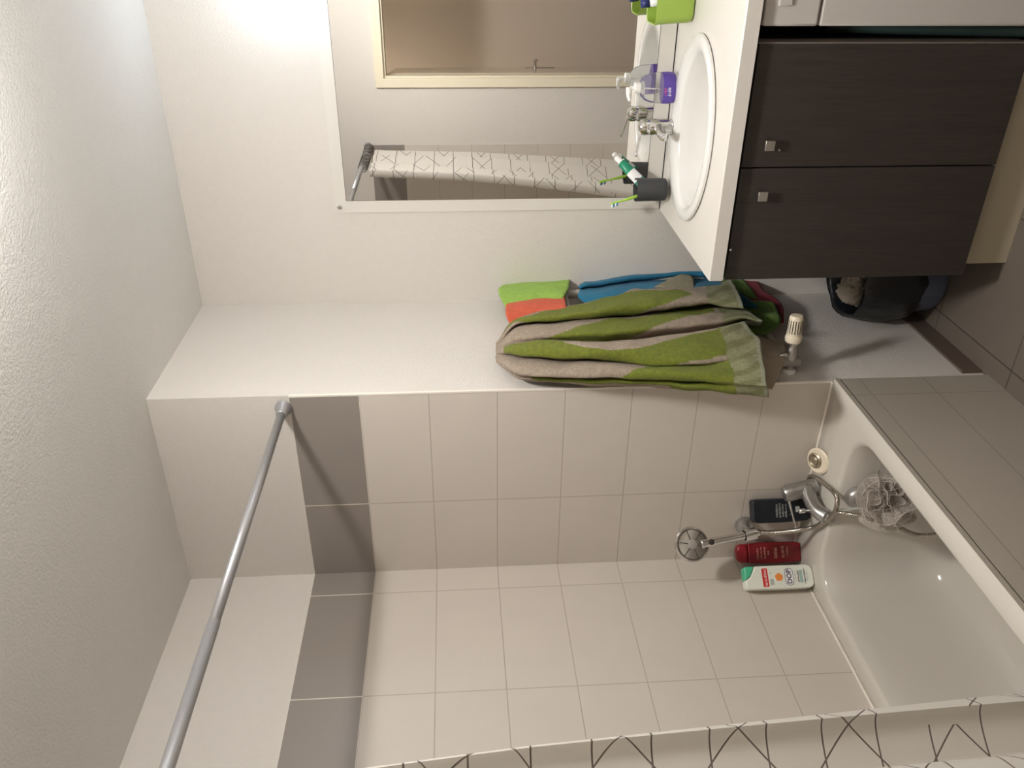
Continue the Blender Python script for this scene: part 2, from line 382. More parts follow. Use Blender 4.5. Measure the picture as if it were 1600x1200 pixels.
# towel surfaces: rails of world points in millimetres, top to bottom
SHEETS = {"big":[[[-422,-45,1476],[-338,-75,1418],[-300,-81,1361],[-272,-80,1304],[-253,-78,1246],[-218,-76,1186],[-182,-75,1124],[-145,-75,1060],[-105,-75,995],[-95,-75,934],[-88,-75,873],[-82,-75,812],[-88,-75,754],[-75,-75,691],[-34,-75,618]],[[-431,-45,1476],[-396,-96,1420],[-395,-114,1367],[-395,-121,1313],[-399,-129,1259],[-396,-136,1205],[-384,-140,1149],[-361,-140,1090],[-337,-140,1031],[-326,-140,973],[-316,-140,914],[-309,-140,856],[-305,-140,798],[-299,-140,739],[-300,-140,682]],[[-436,-45,1476],[-401,-94,1420],[-407,-109,1365],[-408,-113,1310],[-412,-118,1256],[-414,-122,1201],[-410,-125,1146],[-398,-125,1088],[-383,-125,1029],[-368,-125,970],[-355,-125,910],[-342,-125,849],[-334,-125,790],[-355,-125,738],[-375,-125,687]],[[-445,-45,1477],[-367,-73,1417],[-355,-79,1360],[-345,-78,1302],[-337,-77,1244],[-327,-76,1186],[-315,-75,1126],[-303,-75,1066],[-288,-75,1005],[-272,-75,942],[-258,-75,880],[-245,-75,817],[-237,-75,755],[-259,-75,701],[-280,-75,647]],[[-453,-45,1477],[-424,-85,1420],[-433,-97,1364],[-424,-99,1307],[-415,-101,1250],[-410,-104,1193],[-407,-105,1135],[-401,-105,1077],[-394,-105,1018],[-387,-105,959],[-381,-105,899],[-375,-105,839],[-370,-105,779],[-367,-105,719],[-373,-105,662]],[[-459,-45,1478],[-487,-95,1422],[-505,-111,1366],[-510,-116,1309],[-517,-121,1253],[-524,-127,1198],[-526,-130,1141],[-518,-130,1082],[-510,-130,1023],[-502,-130,963],[-494,-130,903],[-485,-130,842],[-474,-130,780],[-457,-130,715],[-476,-130,661]],[[-466,-45,1478],[-494,-76,1423],[-496,-83,1366],[-496,-82,1309],[-500,-81,1252],[-501,-81,1195],[-497,-80,1137],[-488,-80,1077],[-478,-80,1017],[-468,-80,956],[-458,-80,895],[-447,-80,833],[-432,-80,769],[-401,-80,699],[-408,-80,641]],[[-474,-45,1478],[-530,-90,1428],[-549,-106,1377],[-558,-111,1326],[-575,-116,1276],[-587,-122,1226],[-595,-125,1175],[-586,-125,1121],[-578,-125,1067],[-569,-125,1013],[-560,-125,957],[-550,-125,902],[-541,-125,845],[-522,-125,786],[-494,-125,722]],[[-482,-45,1479],[-552,-91,1427],[-579,-107,1374],[-588,-114,1320],[-599,-120,1267],[-632,-126,1217],[-653,-130,1167],[-654,-130,1113],[-647,-130,1057],[-637,-130,1001],[-623,-130,942],[-612,-130,884],[-609,-130,828],[-606,-130,771],[-603,-130,714]],[[-484,-45,1479],[-561,-79,1427],[-599,-91,1375],[-613,-94,1321],[-626,-96,1268],[-638,-99,1215],[-651,-102,1162],[-666,-105,1110],[-684,-108,1060],[-697,-111,1009],[-702,-114,956],[-701,-116,902],[-695,-119,846],[-684,-122,789],[-676,-125,731]],[[-495,-45,1479],[-526,-55,1424],[-557,-63,1370],[-568,-64,1315],[-579,-65,1259],[-588,-66,1204],[-598,-68,1150],[-611,-69,1096],[-626,-70,1043],[-636,-72,989],[-639,-73,934],[-662,-90,887],[-683,-108,840],[-696,-124,791],[-683,-124,732]],[[-507,-45,1480],[-622,-79,1430],[-660,-91,1379],[-674,-95,1325],[-687,-98,1272],[-697,-101,1220],[-708,-104,1167],[-721,-107,1116],[-737,-111,1065],[-750,-114,1014],[-759,-117,963],[-766,-120,912],[-769,-124,859],[-773,-127,807],[-777,-130,755]],[[-519,-45,1481],[-655,-70,1432],[-689,-81,1380],[-701,-84,1327],[-713,-86,1274],[-720,-89,1221],[-728,-92,1168],[-739,-95,1115],[-751,-98,1064],[-764,-101,1013],[-777,-104,962],[-791,-106,913],[-804,-109,863],[-818,-112,814],[-832,-115,766]],[[-529,-45,1481],[-616,-42,1429],[-643,-49,1375],[-653,-51,1320],[-663,-53,1265],[-669,-55,1210],[-675,-57,1155],[-685,-58,1101],[-695,-60,1047],[-707,-62,994],[-719,-64,942],[-753,-79,897],[-788,-94,855],[-820,-108,813],[-828,-108,762]],[[-534,-45,1481],[-631,-47,1430],[-664,-54,1377],[-678,-56,1322],[-691,-59,1268],[-701,-61,1214],[-711,-63,1160],[-721,-65,1107],[-732,-67,1054],[-746,-69,1002],[-760,-71,950],[-775,-74,900],[-789,-76,849],[-802,-78,799],[-815,-80,749]],[[-541,-45,1482],[-592,-20,1427],[-624,-25,1372],[-642,-28,1317],[-657,-30,1262],[-671,-32,1207],[-684,-35,1153],[-695,-38,1098],[-706,-40,1044],[-722,-42,992],[-739,-45,940],[-755,-48,889],[-771,-50,839],[-786,-52,788],[-800,-55,738]]],"greencloth":[[[7,-52,1429],[21,-52,1390],[35,-52,1351],[49,-52,1311],[58,-52,1271],[65,-52,1232],[71,-52,1192]],[[-78,-70,1449],[-65,-70,1407],[-52,-70,1365],[-39,-70,1323],[-26,-70,1279],[-13,-70,1236],[-1,-70,1192]],[[-140,-76,1448],[-129,-76,1410],[-119,-76,1371],[-108,-76,1332],[-105,-76,1293],[-107,-76,1254],[-109,-76,1215]],[[-201,-66,1432],[-190,-66,1400],[-178,-66,1368],[-166,-66,1336],[-164,-66,1304],[-170,-66,1272],[-175,-66,1241]]],"redcloth":[[[-154,-58,1419],[-139,-58,1386],[-123,-58,1354],[-113,-58,1321],[-109,-58,1288],[-105,-58,1255],[-111,-58,1224]],[[-247,-80,1435],[-236,-80,1402],[-225,-80,1368],[-214,-80,1334],[-212,-80,1300],[-211,-80,1266],[-211,-80,1233]],[[-305,-80,1435],[-297,-80,1403],[-290,-80,1370],[-282,-80,1338],[-277,-80,1305],[-271,-80,1272],[-266,-80,1239]],[[-337,-66,1426],[-328,-66,1398],[-319,-66,1368],[-310,-66,1339],[-303,-66,1310],[-296,-66,1280],[-290,-66,1250]]],"blue":[[[14,-55,1134],[29,-55,1071],[56,-55,1007],[83,-55,941],[104,-55,874],[123,-55,807],[135,-55,741],[144,-55,675],[141,-55,612]],[[-110,-90,1174],[-83,-90,1110],[-60,-90,1046],[-39,-90,981],[-22,-90,915],[-7,-90,849],[1,-90,784],[-7,-90,723],[-15,-90,661]],[[-63,-62,1159],[-42,-62,1095],[-24,-62,1031],[-9,-62,966],[3,-62,901],[15,-62,835],[18,-62,771],[5,-62,711],[-8,-62,651]],[[-165,-84,1186],[-143,-84,1115],[-131,-84,1045],[-122,-84,975],[-118,-84,905],[-113,-84,835],[-126,-84,768],[-140,-84,703],[-155,-84,638]],[[-201,-74,1166],[-194,-74,1092],[-188,-74,1017],[-183,-74,942],[-177,-74,867],[-193,-74,796],[-217,-74,729],[-241,-74,662],[-265,-74,597]]],"lowgreen":[[[69,-55,923],[69,-55,877],[70,-55,831],[70,-55,784],[70,-55,737],[70,-55,691],[64,-55,646],[58,-55,601],[52,-55,556]],[[-71,-66,953],[-68,-66,900],[-65,-66,848],[-63,-66,795],[-60,-66,742],[-57,-66,689],[-83,-66,645],[-120,-66,606],[-155,-66,568]],[[-139,-60,966],[-136,-60,910],[-133,-60,855],[-130,-60,799],[-127,-60,743],[-128,-60,687],[-151,-60,639],[-174,-60,592],[-196,-60,545]],[[-182,-68,976],[-181,-68,917],[-181,-68,859],[-180,-68,800],[-179,-68,741],[-178,-68,682],[-188,-68,626],[-217,-68,578],[-245,-68,530]],[[-270,-62,993],[-273,-62,934],[-276,-62,876],[-278,-62,818],[-281,-62,759],[-284,-62,700],[-304,-62,648],[-337,-62,601],[-369,-62,555]],[[-352,-56,1009],[-355,-56,959],[-357,-56,909],[-360,-56,859],[-362,-56,809],[-365,-56,759],[-367,-56,709],[-396,-56,669],[-431,-56,632]]],"lowred":[[[98,-40,772],[103,-40,731],[108,-40,689],[112,-40,648],[112,-40,608],[103,-40,570],[94,-40,532],[85,-40,495]],[[-64,-60,814],[-50,-60,765],[-37,-60,716],[-23,-60,667],[-29,-60,623],[-59,-60,587],[-88,-60,553],[-117,-60,518]],[[-171,-60,840],[-167,-60,787],[-163,-60,734],[-159,-60,681],[-158,-60,629],[-180,-60,584],[-203,-60,540],[-225,-60,497]],[[-299,-50,870],[-302,-50,821],[-304,-50,771],[-307,-50,722],[-311,-50,673],[-321,-50,626],[-331,-50,579],[-340,-50,532]]],"backflap":[[[-400,-50,739],[-405,-50,715],[-410,-50,691],[-420,-50,669],[-435,-50,649],[-450,-50,629],[-464,-50,610]],[[-517,-55,775],[-508,-55,741],[-499,-55,707],[-503,-55,677],[-507,-55,646],[-510,-55,616],[-514,-55,585]],[[-636,-55,810],[-637,-55,783],[-639,-55,756],[-643,-55,730],[-647,-55,704],[-652,-55,678],[-656,-55,652]],[[-711,-45,831],[-712,-45,809],[-714,-45,787],[-719,-45,767],[-728,-45,748],[-737,-45,729],[-746,-45,710]]],"corner":[[[-118,-88,915],[-82,-88,875],[-46,-88,835],[-10,-88,794],[-18,-88,759]],[[-135,-95,891],[-118,-95,860],[-101,-95,828],[-87,-95,797],[-74,-95,766]],[[-137,-88,857],[-138,-88,838],[-139,-88,818],[-135,-88,798],[-130,-88,777]]]}
# ------------------------------------------------------------------ room shell
H = 2.4826
RX, TD, XL = -.64, .678, -2.34           # tap wall, long tub wall, left end wall
struct('floor', (-3.75, .1, -2.3, .9, -.08, 0), 'floor_tiles')
struct('ceiling', (-3.75, .1, -2.3, .9, H, H+.08), 'ceiling_paint')
struct('wall_right', (0, .1, -2.3, .0, 0, H), 'paint')
struct('wall_back', (RX+.006, .1, 0, .9, 0, H), 'paint')
struct('wall_tub_side', (XL-.08, RX+.006, TD+.006, .9, 0, H), 'paint')
struct('wall_left', [(XL-.08, XL, -.35, TD+.006, 0, H), (XL-.08, XL, -1.32, -.35, 1.98, H), (XL-.08, XL, -2.3, -1.32, 0, H)], 'paint')
struct('wall_front', (XL, 0, -2.0, -1.9, 0, H), 'paint')
struct('wall_hall_far', (-3.7, -3.6, -2.3, .9, 0, H), 'hall_paint')
struct('wall_hall_end', (-3.6, XL-.08, .75, .85, 0, H), 'hall_paint')
struct('wall_hall_start', (-3.6, XL-.08, -2.3, -2.2, 0, H), 'hall_paint')
# tile cladding, 6 mm proud of the plaster
struct('trim_1', (RX, RX+.006, .004, TD, .48, TZ), 'tiles_tap_wall')
struct('trim_2', (XL, RX, TD, TD+.006, .48, TZ), 'tiles_long_wall')
struct('trim_3', (XL, XL+.006, .03, TD, .48, TZ), 'tiles_end_wall')
struct('trim_4', (XL, RX, -.010, .012, 0, .459), 'tiles_apron')
struct('trim_5', (XL, RX, -.006, .012, .459, .464), 'black_gap')
struct('trim_6', (RX-.001, RX+.007, -.0035, .0038, .48, TZ), 'light_trim', .001)
struct('trim_7', (-3.6, -3.575, -.72, -.65, 0, 2.06), 'cream_paint', .003)
struct('baseboard_back', (-.612, 0, -.008, 0, 0, .064), 'plinth_tile', .001)
struct('baseboard_right', (-.008, 0, -.33, -.008, 0, .064), 'plinth_tile', .001)

# doorway the camera looks through, with its door folded back into the hall
d1 = bpy.data.objects.new('door_1', None); C.objects.link(d1); d1.location = (XL-.04, -.835, 0); LOC['door_1'] = Vector(d1.location); tag(d1, kind='structure')
box('door_frame', [(XL, XL+.016, -.35, -.300, 0, 2.03), (XL, XL+.016, -1.37, -1.32, 0, 2.03), (XL, XL+.016, -1.32, -.35, 1.98, 2.03),
    (XL-.085, XL, -.362, -.35, 0, 1.98), (XL-.085, XL, -1.32, -1.308, 0, 1.98), (XL-.085, XL, -1.308, -.362, 1.968, 1.98)], 'cream_paint', d1, .002)
hx, hy = XL-.09, -.362; ddir = Vector((-.992, .125, 0)).normalized(); dn = Vector((-ddir.y, ddir.x, 0))*-1   # dn points to +Y side
if dn.y < 0: dn = -dn
V, F = [], []
boxdata((0, .80, 0, .04, .008, 1.965), V, F)
V = [Vector((hx, hy, 0))+ddir*v[0]+dn*v[1]+Vector((0, 0, v[2])) for v in V]
leaf = bevel(fixn(link('door_leaf', V, F, 'door_gloss', d1)), .002)
hp = Vector((hx, hy, 1.03))+ddir*.745
for sgn in (-1, 1):
    o0 = hp+dn*(.02+sgn*.02)
    lathe('door_handle', [(.022, 0), (.022, .004), (.009, .008), (.009, .045), (.012, .05), (0, .055)], 'chrome', leaf, o0, dn*sgn, 20)
    V, F = [], []; boxdata((-.019, .019, 0, .004, -.13, .07), V, F)
    V = [o0+ddir*v[0]+dn*sgn*v[1]+Vector((0, 0, v[2]))for v in V]
    bevel(fixn(link('door_plate', V, F, 'chrome', leaf)), .0015)
    sweep('door_lever', [o0+dn*sgn*.048, o0+dn*sgn*.05-ddir*.03, o0+dn*sgn*.05-ddir*.105], .008, 'chrome', leaf, 10, 5)
LOC.setdefault('door_leaf', LOC['door_1'])

# ------------------------------------------------------------------ lamps (bathroom ones just outside the frame, hall one added)
LX, LY = -1.35, -.975
t = thing('ceiling_lamp', (LX, LY, H), 'round white dome lamp on the bathroom ceiling', 'lamp')
lathe('lamp_base', [(0, 0), (.185, 0), (.185, -.022), (.118, -.024), (0, -.024)], 'white_plastic', t, (LX, LY, H), seg=48)  # base plate widened to keep the dome's light off the ceiling
lathe('lamp_dome', [(.118*math.cos(math.pi/2*i/10), -.0245-.060*math.sin(math.pi/2*i/10)) for i in range(11)], 'ceiling_glow', t, (LX, LY, H), seg=48)
t = thing('wall_lamp', (0, -1.07, 2.07), 'small lamp on the wall above the mirror', 'lamp')
lathe('lamp_base', [(.03, 0), (.03, .012), (.012, .018), (.012, .04)], 'chrome', t, (0, -1.07, 2.07), (-1, 0, 0))
lathe('lamp_bulb', [(0, -.035)]+[(.035*math.sin(math.pi*i/10), -.035*math.cos(math.pi*i/10)) for i in range(1, 10)]+[(0, .035)], 'wall_glow', t, (-.075, -1.07, 2.07), (-1, 0, 0))
t = thing('hall_fill_lamp', (-3.0, .25, H), 'unseen round lamp added to light the hall', 'lamp')  # lamp added out of view to brighten the hall seen in the mirror
lathe('lamp_base', [(.05, 0), (.05, -.02), (.03, -.03)], 'white_plastic', t, (-3.0, .25, H))
lathe('lamp_globe', [(0, -.16)]+[(.07*math.sin(math.pi*i/14), -.09-.07*math.cos(math.pi*i/14)) for i in range(1, 14)]+[(0, -.02)], 'hall_fill_glow', t, (-3.0, .25, H))

# ------------------------------------------------------------------ bathtub
ix0, ix1, iy0, iy1 = -2.2, -.815, .055, .613
def ring(z, i0, i1, iy, r): return rrect((ix0+i0+ix1-i1)/2, (iy0+iy1)/2, (ix1-i1-ix0-i0)/2, (iy1-iy0)/2-iy, r, z, 10)
def outer(z, ins): return rrect((XL+RX)/2, (TD-.011)/2, (RX-XL)/2-ins, (TD+.011)/2-ins, .004, z, 10)
tub = thing('bathtub', ((XL+RX)/2, .33, 0), 'long white enamel bathtub set into the tiled alcove', 'bathtub')
loft('basin', [outer(.464, .0), outer(.477, 0), outer(.480, .004), ring(.480, -.012, -.012, -.012, .125), ring(.477, -.004, -.004, -.004, .12), ring(.468, 0, .002, .002, .118), ring(.42, .02, .012, .008, .112), ring(.33, .06, .022, .018, .11),
    ring(.22, .11, .034, .030, .105), ring(.155, .16, .050, .048, .10), ring(.128, .20, .078, .075, .09), ring(.118, .24, .12, .115, .07)], 'tub_enamel', tub, cap0=False)
sealV = [(XL, TD-.005, .479, RX, TD, .486), (RX-.005, 0, .479, RX, TD, .486)]
box('silicone_seal', [(XL, RX, TD-.006, TD, .479, .486), (RX-.006, RX, .0, TD, .479, .486)], 'light_trim', tub, .002)
box('rim_lip', (XL, RX, -.0125, -.011, .464, .4775), 'tiles_apron', tub)
lathe('overflow_cap', [(.036, -.004), (.036, .008), (.029, .019), (.015, .026), (0, .027)], 'dull_chrome', tub, (-.832, .285, .425), (-1, 0, .12), 28)
lathe('drain', [(.033, -.002), (.033, .003), (.026, .004), (.024, .001), (0, .001)], 'chrome', tub, (-1.08, .335, .118), (0, 0, 1), 28)

# white drain plug leaning on the tap wall
pl = thing('drain_plug', (-.695, .259, .48), 'round cream drain plug lying on the tub rim beside the tub mixer tap', 'drain plug')
pn = Vector((-.42, -.10, .90)).normalized(); pc = Vector((-.693, .250, .4945))
pu = Vector((.8, .2, .35)).normalized()
lathe('plug_disc', [(.037, -.004), (.041, -.001), (.041, .003), (.035, .007), (.025, .005)], 'cream_plastic', pl, pc, pn, 36)
lathe('plug_ring', [(.022, .004), (.024, .009), (.019, .012), (.014, .008)], 'plug_metal', pl, pc+pu*.008, pn, 28)
lathe('plug_button', [(.012, .004), (.012, .011), (.007, .014), (0, .014)], 'plug_metal', pl, pc+pu*.008, pn, 20)

# bath mixer standing on the rim
mx = thing('bath_mixer_tap', (-.695, .345, .48), 'chrome single-lever bath mixer tap standing on the tub rim', 'tap')
ax = Vector((-.02, .10, .43)).normalized()
lathe('tap_body', [(.030, 0), (.030, .006), (.026, .010), (.0255, .068), (.027, .072), (.027, .100), (.022, .109), (0, .112)], 'dull_chrome', mx, (-.695, .345, .48), ax, 32)
top = Vector((-.695, .345, .48))+ax*.088
sweep('lever', [top+Vector((-.005, .012, .008)), top+Vector((-.04, .045, .002)), top+Vector((-.075, .082, -.006))], [.010, .006, .0045], 'chrome', mx, 12, 6, .55)
sb = Vector((-.700, .350, .512))
sweep('spout', [sb, sb+Vector((-.045, .012, .006)), sb+Vector((-.085, .020, .0)), sb+Vector((-.112, .024, -.020))], [.024, .021, .021, .024], 'dull_chrome', mx, 20, 6)
sweep('spout_outlet', [sb+Vector((-.106, .022, -.012)), sb+Vector((-.112, .024, -.040))], .019, 'dull_chrome', mx, 16)
sweep('diverter_knob', [sb+Vector((-.085, .02, .012)), sb+Vector((-.084, .02, .036)), sb+Vector((-.084, .02, .038)), sb+Vector((-.084, .02, .056))], [.004, .004, .0075, .0075], 'chrome', mx, 14)

# hand shower in its wall holder
br = thing('shower_holder', (RX, .535, .672), 'chrome shower holder fixed to the tiles above the tub', 'shower holder')
lathe('wall_rosette', [(.030, 0), (.030, .014), (.026, .026), (.014, .032), (.012, .055)], 'dull_chrome', br, (RX, .535, .672), (-1, -.25, .05), 28)
hs0, hs1 = Vector((-.740, .490, .668)), Vector((-.762, .500, .822))
hd = (hs1-hs0).normalized()
lathe('cradle', [(.0185, -.005), (.0195, 0), (.0205, .032), (.0165, .032), (.0155, -.005)], 'chrome', br, hs0+hd*.008, hd, 24)
sh = thing('hand_shower', (-.74, .49, .668), 'round chrome hand shower with segmented grey face in its holder', 'shower head')
sweep('handle', [hs0-hd*.012, hs0+hd*.03, hs0+hd*.10, hs1, hs1+Vector((-.004, .004, .030))], [.0105, .0125, .0125, .0135, .017], 'chrome', sh, 20, 5)
hn = Vector((-.72, -.65, -.10)).normalized(); hc = Vector((-.766, .503, .882))
lathe('head_shell', [(0, -.024), (.022, -.022), (.044, -.011), (.0545, .0), (.0555, .006), (.052, .011), (.0455, .010)], 'chrome', sh, hc, hn, 40)
lathe('spray_face', [(.046, .006), (.046, .0095), (0, .0095)], 'spray_grey', sh, hc, hn, 40)
hu, hw, _ = frame_of(hn)
for k in range(6):
    a = math.pi*k/3+.35; dr = hu*math.cos(a)+hw*math.sin(a)
    sweep('spoke', [hc+hn*.0102+dr*.014, hc+hn*.0102+dr*.045], .0016, 'dark_metal', sh, 8)
lathe('face_ring', [(.0452, .0085), (.0452, .0112), (.0478, .0112), (.0478, .0085)], 'dark_metal', sh, hc, hn, 40)
lathe('face_button', [(.015, .009), (.015, .0125), (.012, .014), (0, .014)], 'spray_light', sh, hc, hn, 24)
lathe('neck_button', [(.009, 0), (.009, .004), (0, .0055)], 'dark_metal', sh, hs1+hn*.012, hn, 20)
hose = sweep('shower_hose', [hs0-hd*.012, (-.745, .486, .601), (-.76, .462, .514), (-.80, .41, .496), (-.842, .335, .489), (-.842, .285, .490), (-.808, .280, .489), (-.740, .300, .489), (-.685, .318, .490), (-.652, .345, .489), (-.662, .385, .489), (-.73, .415, .488), (-.80, .375, .488),
    (-.862, .318, .486), (-.890, .306, .450), (-.90, .322, .372), (-.90, .342, .325), (-.90, .371, .278), (-.905, .380, .235), (-.93, .35, .185), (-.97, .28, .140), (-1.03, .20, .128), (-1.12, .165, .128)], .0072, 'ribbed_chrome', None, 14, 10)
tag(hose, 'ribbed metal shower hose looping round the tub mixer tap', 'hose')

# net sponge hung on the mixer
sp = thing('shower_sponge', (-.93, .22, .31), 'grey ruffled net shower sponge hanging in the tub', 'sponge')
SC = Vector((-.925, .225, .385)); V, F = [], []; rnd = random.Random(5)
MI = []
for k in range(15):
    n_ = Vector((rnd.gauss(0, 1), rnd.gauss(0, 1), rnd.gauss(0, 1))).normalized(); u_, w_, _ = frame_of(n_)
    R0 = rnd.uniform(.058, .088); lobes = rnd.choice((2, 3, 3, 4)); ph = rnd.uniform(0, 6); b = len(V); nr, ns = 8, 56
    def pt(j, a):
        r = R0*(j/nr)*(1+.12*math.sin(2*a+ph)); h = .030*(j/nr)**1.5*math.sin(lobes*a+ph)+.006*(j/nr)**2*math.sin(9*a+ph*2)
        return SC+n_*(h+.040*(1-(j/nr)**.7))+u_*r*math.cos(a)+w_*r*math.sin(a)
    for j in range(nr+1):
        for i in range(ns): V.append(pt(j, 2*math.pi*i/ns))
    for j in range(nr):
        for i in range(ns):
            q = (i+1) % ns; F.append((b+j*ns+i, b+j*ns+q, b+(j+1)*ns+q, b+(j+1)*ns+i)); MI.append(0)
    b = len(V)                                    # stitched edge of the net
    for i in range(ns):
        a = 2*math.pi*i/ns; p = pt(nr, a); o_ = (p-SC).normalized()
        for c_ in range(4): V.append(p+o_*.0011*math.cos(c_*math.pi/2)+n_*.0011*math.sin(c_*math.pi/2))
    for i in range(ns):
        for c_ in range(4):
            q = (i+1) % ns; F.append((b+i*4+c_, b+i*4+(c_+1) % 4, b+q*4+(c_+1) % 4, b+q*4+c_)); MI.append(1)
link('net_ruffle', V, F, ['sponge_net', 'net_edge'], sp, True, mats=MI)
for k in (0, .008): sweep('cord', [(-.812, .372-k, .495), (-.84, .33-k, .470), (-.90, .27, .42)], .0016, 'label_grey', sp, 6, 5)

# ------------------------------------------------------------------ bottles on the tub rim
def slab(name, outline, depth, O, right, n_, mat, parent, bev=.008):
    O, right, n_ = Vector(O), Vector(right).normalized(), Vector(n_).normalized(); m = len(outline); V, F = [], []
    for s_ in (-.5, .5):
        for r, z in outline: V.append(O+right*r+Vector((0, 0, z))+n_*depth*s_)
    F.append(tuple(range(m))); F.append(tuple(range(2*m-1, m-1, -1)))
    for i in range(m): F.append((i, (i+1) % m, m+(i+1) % m, m+i))
    return bevel(fixn(link(name, V, F, mat, parent)), bev, 4)
def plate(name, r0, r1, z0, z1, off, O, right, n_, mat, parent, rad=.001):
    O, right, n_ = Vector(O), Vector(right).normalized(), Vector(n_).normalized(); V, F = [], []
    P = rrect((r0+r1)/2, (z0+z1)/2, (r1-r0)/2, (z1-z0)/2, min(rad, (r1-r0)/2.01, (z1-z0)/2.01), 0, 4)
    return link(name, [O+right*p[0]+Vector((0, 0, p[1]))+n_*off for p in P], [tuple(range(len(P)))], mat, parent)
UPV = Vector((0, 0, 1))
def scribble(width, h, O, right, n_, off, z, mat, parent, seed=1, r0=0):
    # a line of print too small to read: short upright strokes
    O, right, n_ = Vector(O), Vector(right).normalized(), Vector(n_).normalized(); V, F = [], []; rd = random.Random(seed); x = -width/2
    while x < width/2:
        w_ = rd.uniform(.0005, .0012); hh = h*rd.uniform(.5, 1); b = len(V)
        for a, c in ((x, 0), (x+w_, 0), (x+w_, hh), (x, hh)): V.append(O+right*(a+r0)+UPV*(z+c-h/2)+n_*off)
        F.append((b, b+1, b+2, b+3)); x += w_+rd.choice((.0005, .0007, .0018))
    return link('label_print', V, F, mat, parent)
wn = Vector((-.62, -.78, 0)).normalized(); wr = UPV.cross(wn); O = Vector((-.790, .637, .4805))
wb = thing('shampoo_bottle', O, 'white shampoo bottle with mint cap and orange flower on tub rim', 'bottle')
slab('bottle_body', [(-.022, 0), (.022, 0), (.032, .006), (.037, .020), (.0375, .10), (.037, .187), (.020, .195), (.004, .205), (-.007, .2215), (-.030, .2215), (-.0355, .215), (-.036, .20), (-.0375, .10), (-.037, .020), (-.032, .006)], .040, O, wr, wn, 'shampoo_white', wb, .009)
slab('bottle_cap', [(.037, .189), (.037, .215), (.033, .2215), (-.0055, .2215), (.005, .206), (.021, .1965)], .039, O, wr, wn, 'mint_plastic', wb, .006)
f_ = .0205
def wp(nm, a, b, c, d, mat, e=0, rad=.001): plate(nm, a, b, c, d, f_+e, O, wr, wn, mat, wb, rad)
def wt(s_, size, z, mat, e=.0004, bold=.0, r=0): text('label_text', s_, size, O+wn*(f_+e)+wr*r+UPV*z, wr, UPV, mat, wb, bold, .0001)
wp('label_banner', -.029, .029, .148, .167, 'label_red', 0, .003); scribble(.050, .009, O, wr, wn, f_+.0004, .1575, 'label_white', wb, 1)
wp('label_patch', -.024, -.005, .131, .143, 'label_grey'); wp('label_flag', .012, .015, .137, .140, 'label_black')
for k in range(5):
    a = 2*math.pi*k/5; plate('label_flower', -.007+.006*math.cos(a), .007+.006*math.cos(a), .106+.006*math.sin(a), .120+.006*math.sin(a), f_+.0001*k, O, wr, wn, 'label_orange', wb, .0069)
wp('label_logo_rim', -.0270, .0270, .0655, .0935, 'label_black', 0, .012); wp('label_logo', -.0255, .0255, .067, .092, 'label_white', .0003, .011); wt('DOP', .0215, .0792, 'label_black', .0006, .0004)
wp('label_block', -.020, .020, .036, .046, 'label_teal')
for k, (w_, h_, z_, m_) in enumerate(((.030, .004, .060, 'label_grey'), (.036, .006, .051, 'label_black'), (.046, .005, .030, 'label_black'), (.030, .004, .0225, 'label_grey'))): scribble(w_, h_, O, wr, wn, f_+.0004, z_, m_, wb, k+3)
# red
rn = Vector((-.80, -.60, 0)).normalized(); rr = UPV.cross(rn); O = Vector((-.679, .628, .4805))
rb = thing('conditioner_bottle', O, 'dark red shampoo bottle with gold writing in tub corner', 'bottle')
slab('bottle_body', [(-.026, 0), (.026, 0), (.031, .006), (.032, .02), (.0335, .09), (.033, .15), (.031, .178), (-.031, .178), (-.033, .15), (-.0335, .09), (-.032, .02), (-.031, .006)], .036, O, rr, rn, 'red_plastic', rb, .010)
slab('bottle_cap', [(-.0305, .1785), (.0305, .1785), (.030, .200), (.025, .211), (.012, .216), (-.012, .216), (-.025, .211), (-.030, .200)], .034, O, rr, rn, 'red_cap', rb, .009)
def rt_(s_, size, z, r=0, mat='label_gold'): text('label_text', s_, size, O+rn*.0186+rr*r+UPV*z, rr, UPV, mat, rb, 0, .0001)
rt_("L'OREAL", .0085, .047, .004); rt_('ELSEVE', .0125, .062, .002); 
for k, (w_, h_, z_) in enumerate(((.034, .013, .088), (.014, .006, .112), (.038, .007, .124), (.040, .005, .136), (.036, .007, .148))): scribble(w_, h_, O, rr, rn, .0186, z_, 'label_gold', rb, k+11)
# black
bn = Vector((-.82, -.57, 0)).normalized(); b_r = UPV.cross(bn); O = Vector((-.674, .455, .4805))
bb = thing('shower_gel_bottle', O, 'black shower gel bottle behind the tub mixer tap lever', 'bottle')
slab('bottle_body', [(-.024, 0), (.022, 0), (.033, .012), (.036, .04), (.038, .10), (.0375, .168), (.036, .182), (.031, .188), (-.031, .188), (-.036, .182), (-.038, .168), (-.038, .10), (-.036, .035), (-.033, .010)], .038, O, b_r, bn, 'black_plastic', bb, .008)
for k, z_ in enumerate((.112, .102, .092, .082, .066)): scribble((.040, .044, .038, .042, .030)[k], .007, O, b_r, bn, .0196, z_, 'label_grey', bb, k+21)
plate('label_badge', -.006, .012, .036, .050, .0196, O, b_r, bn, 'label_grey', bb)

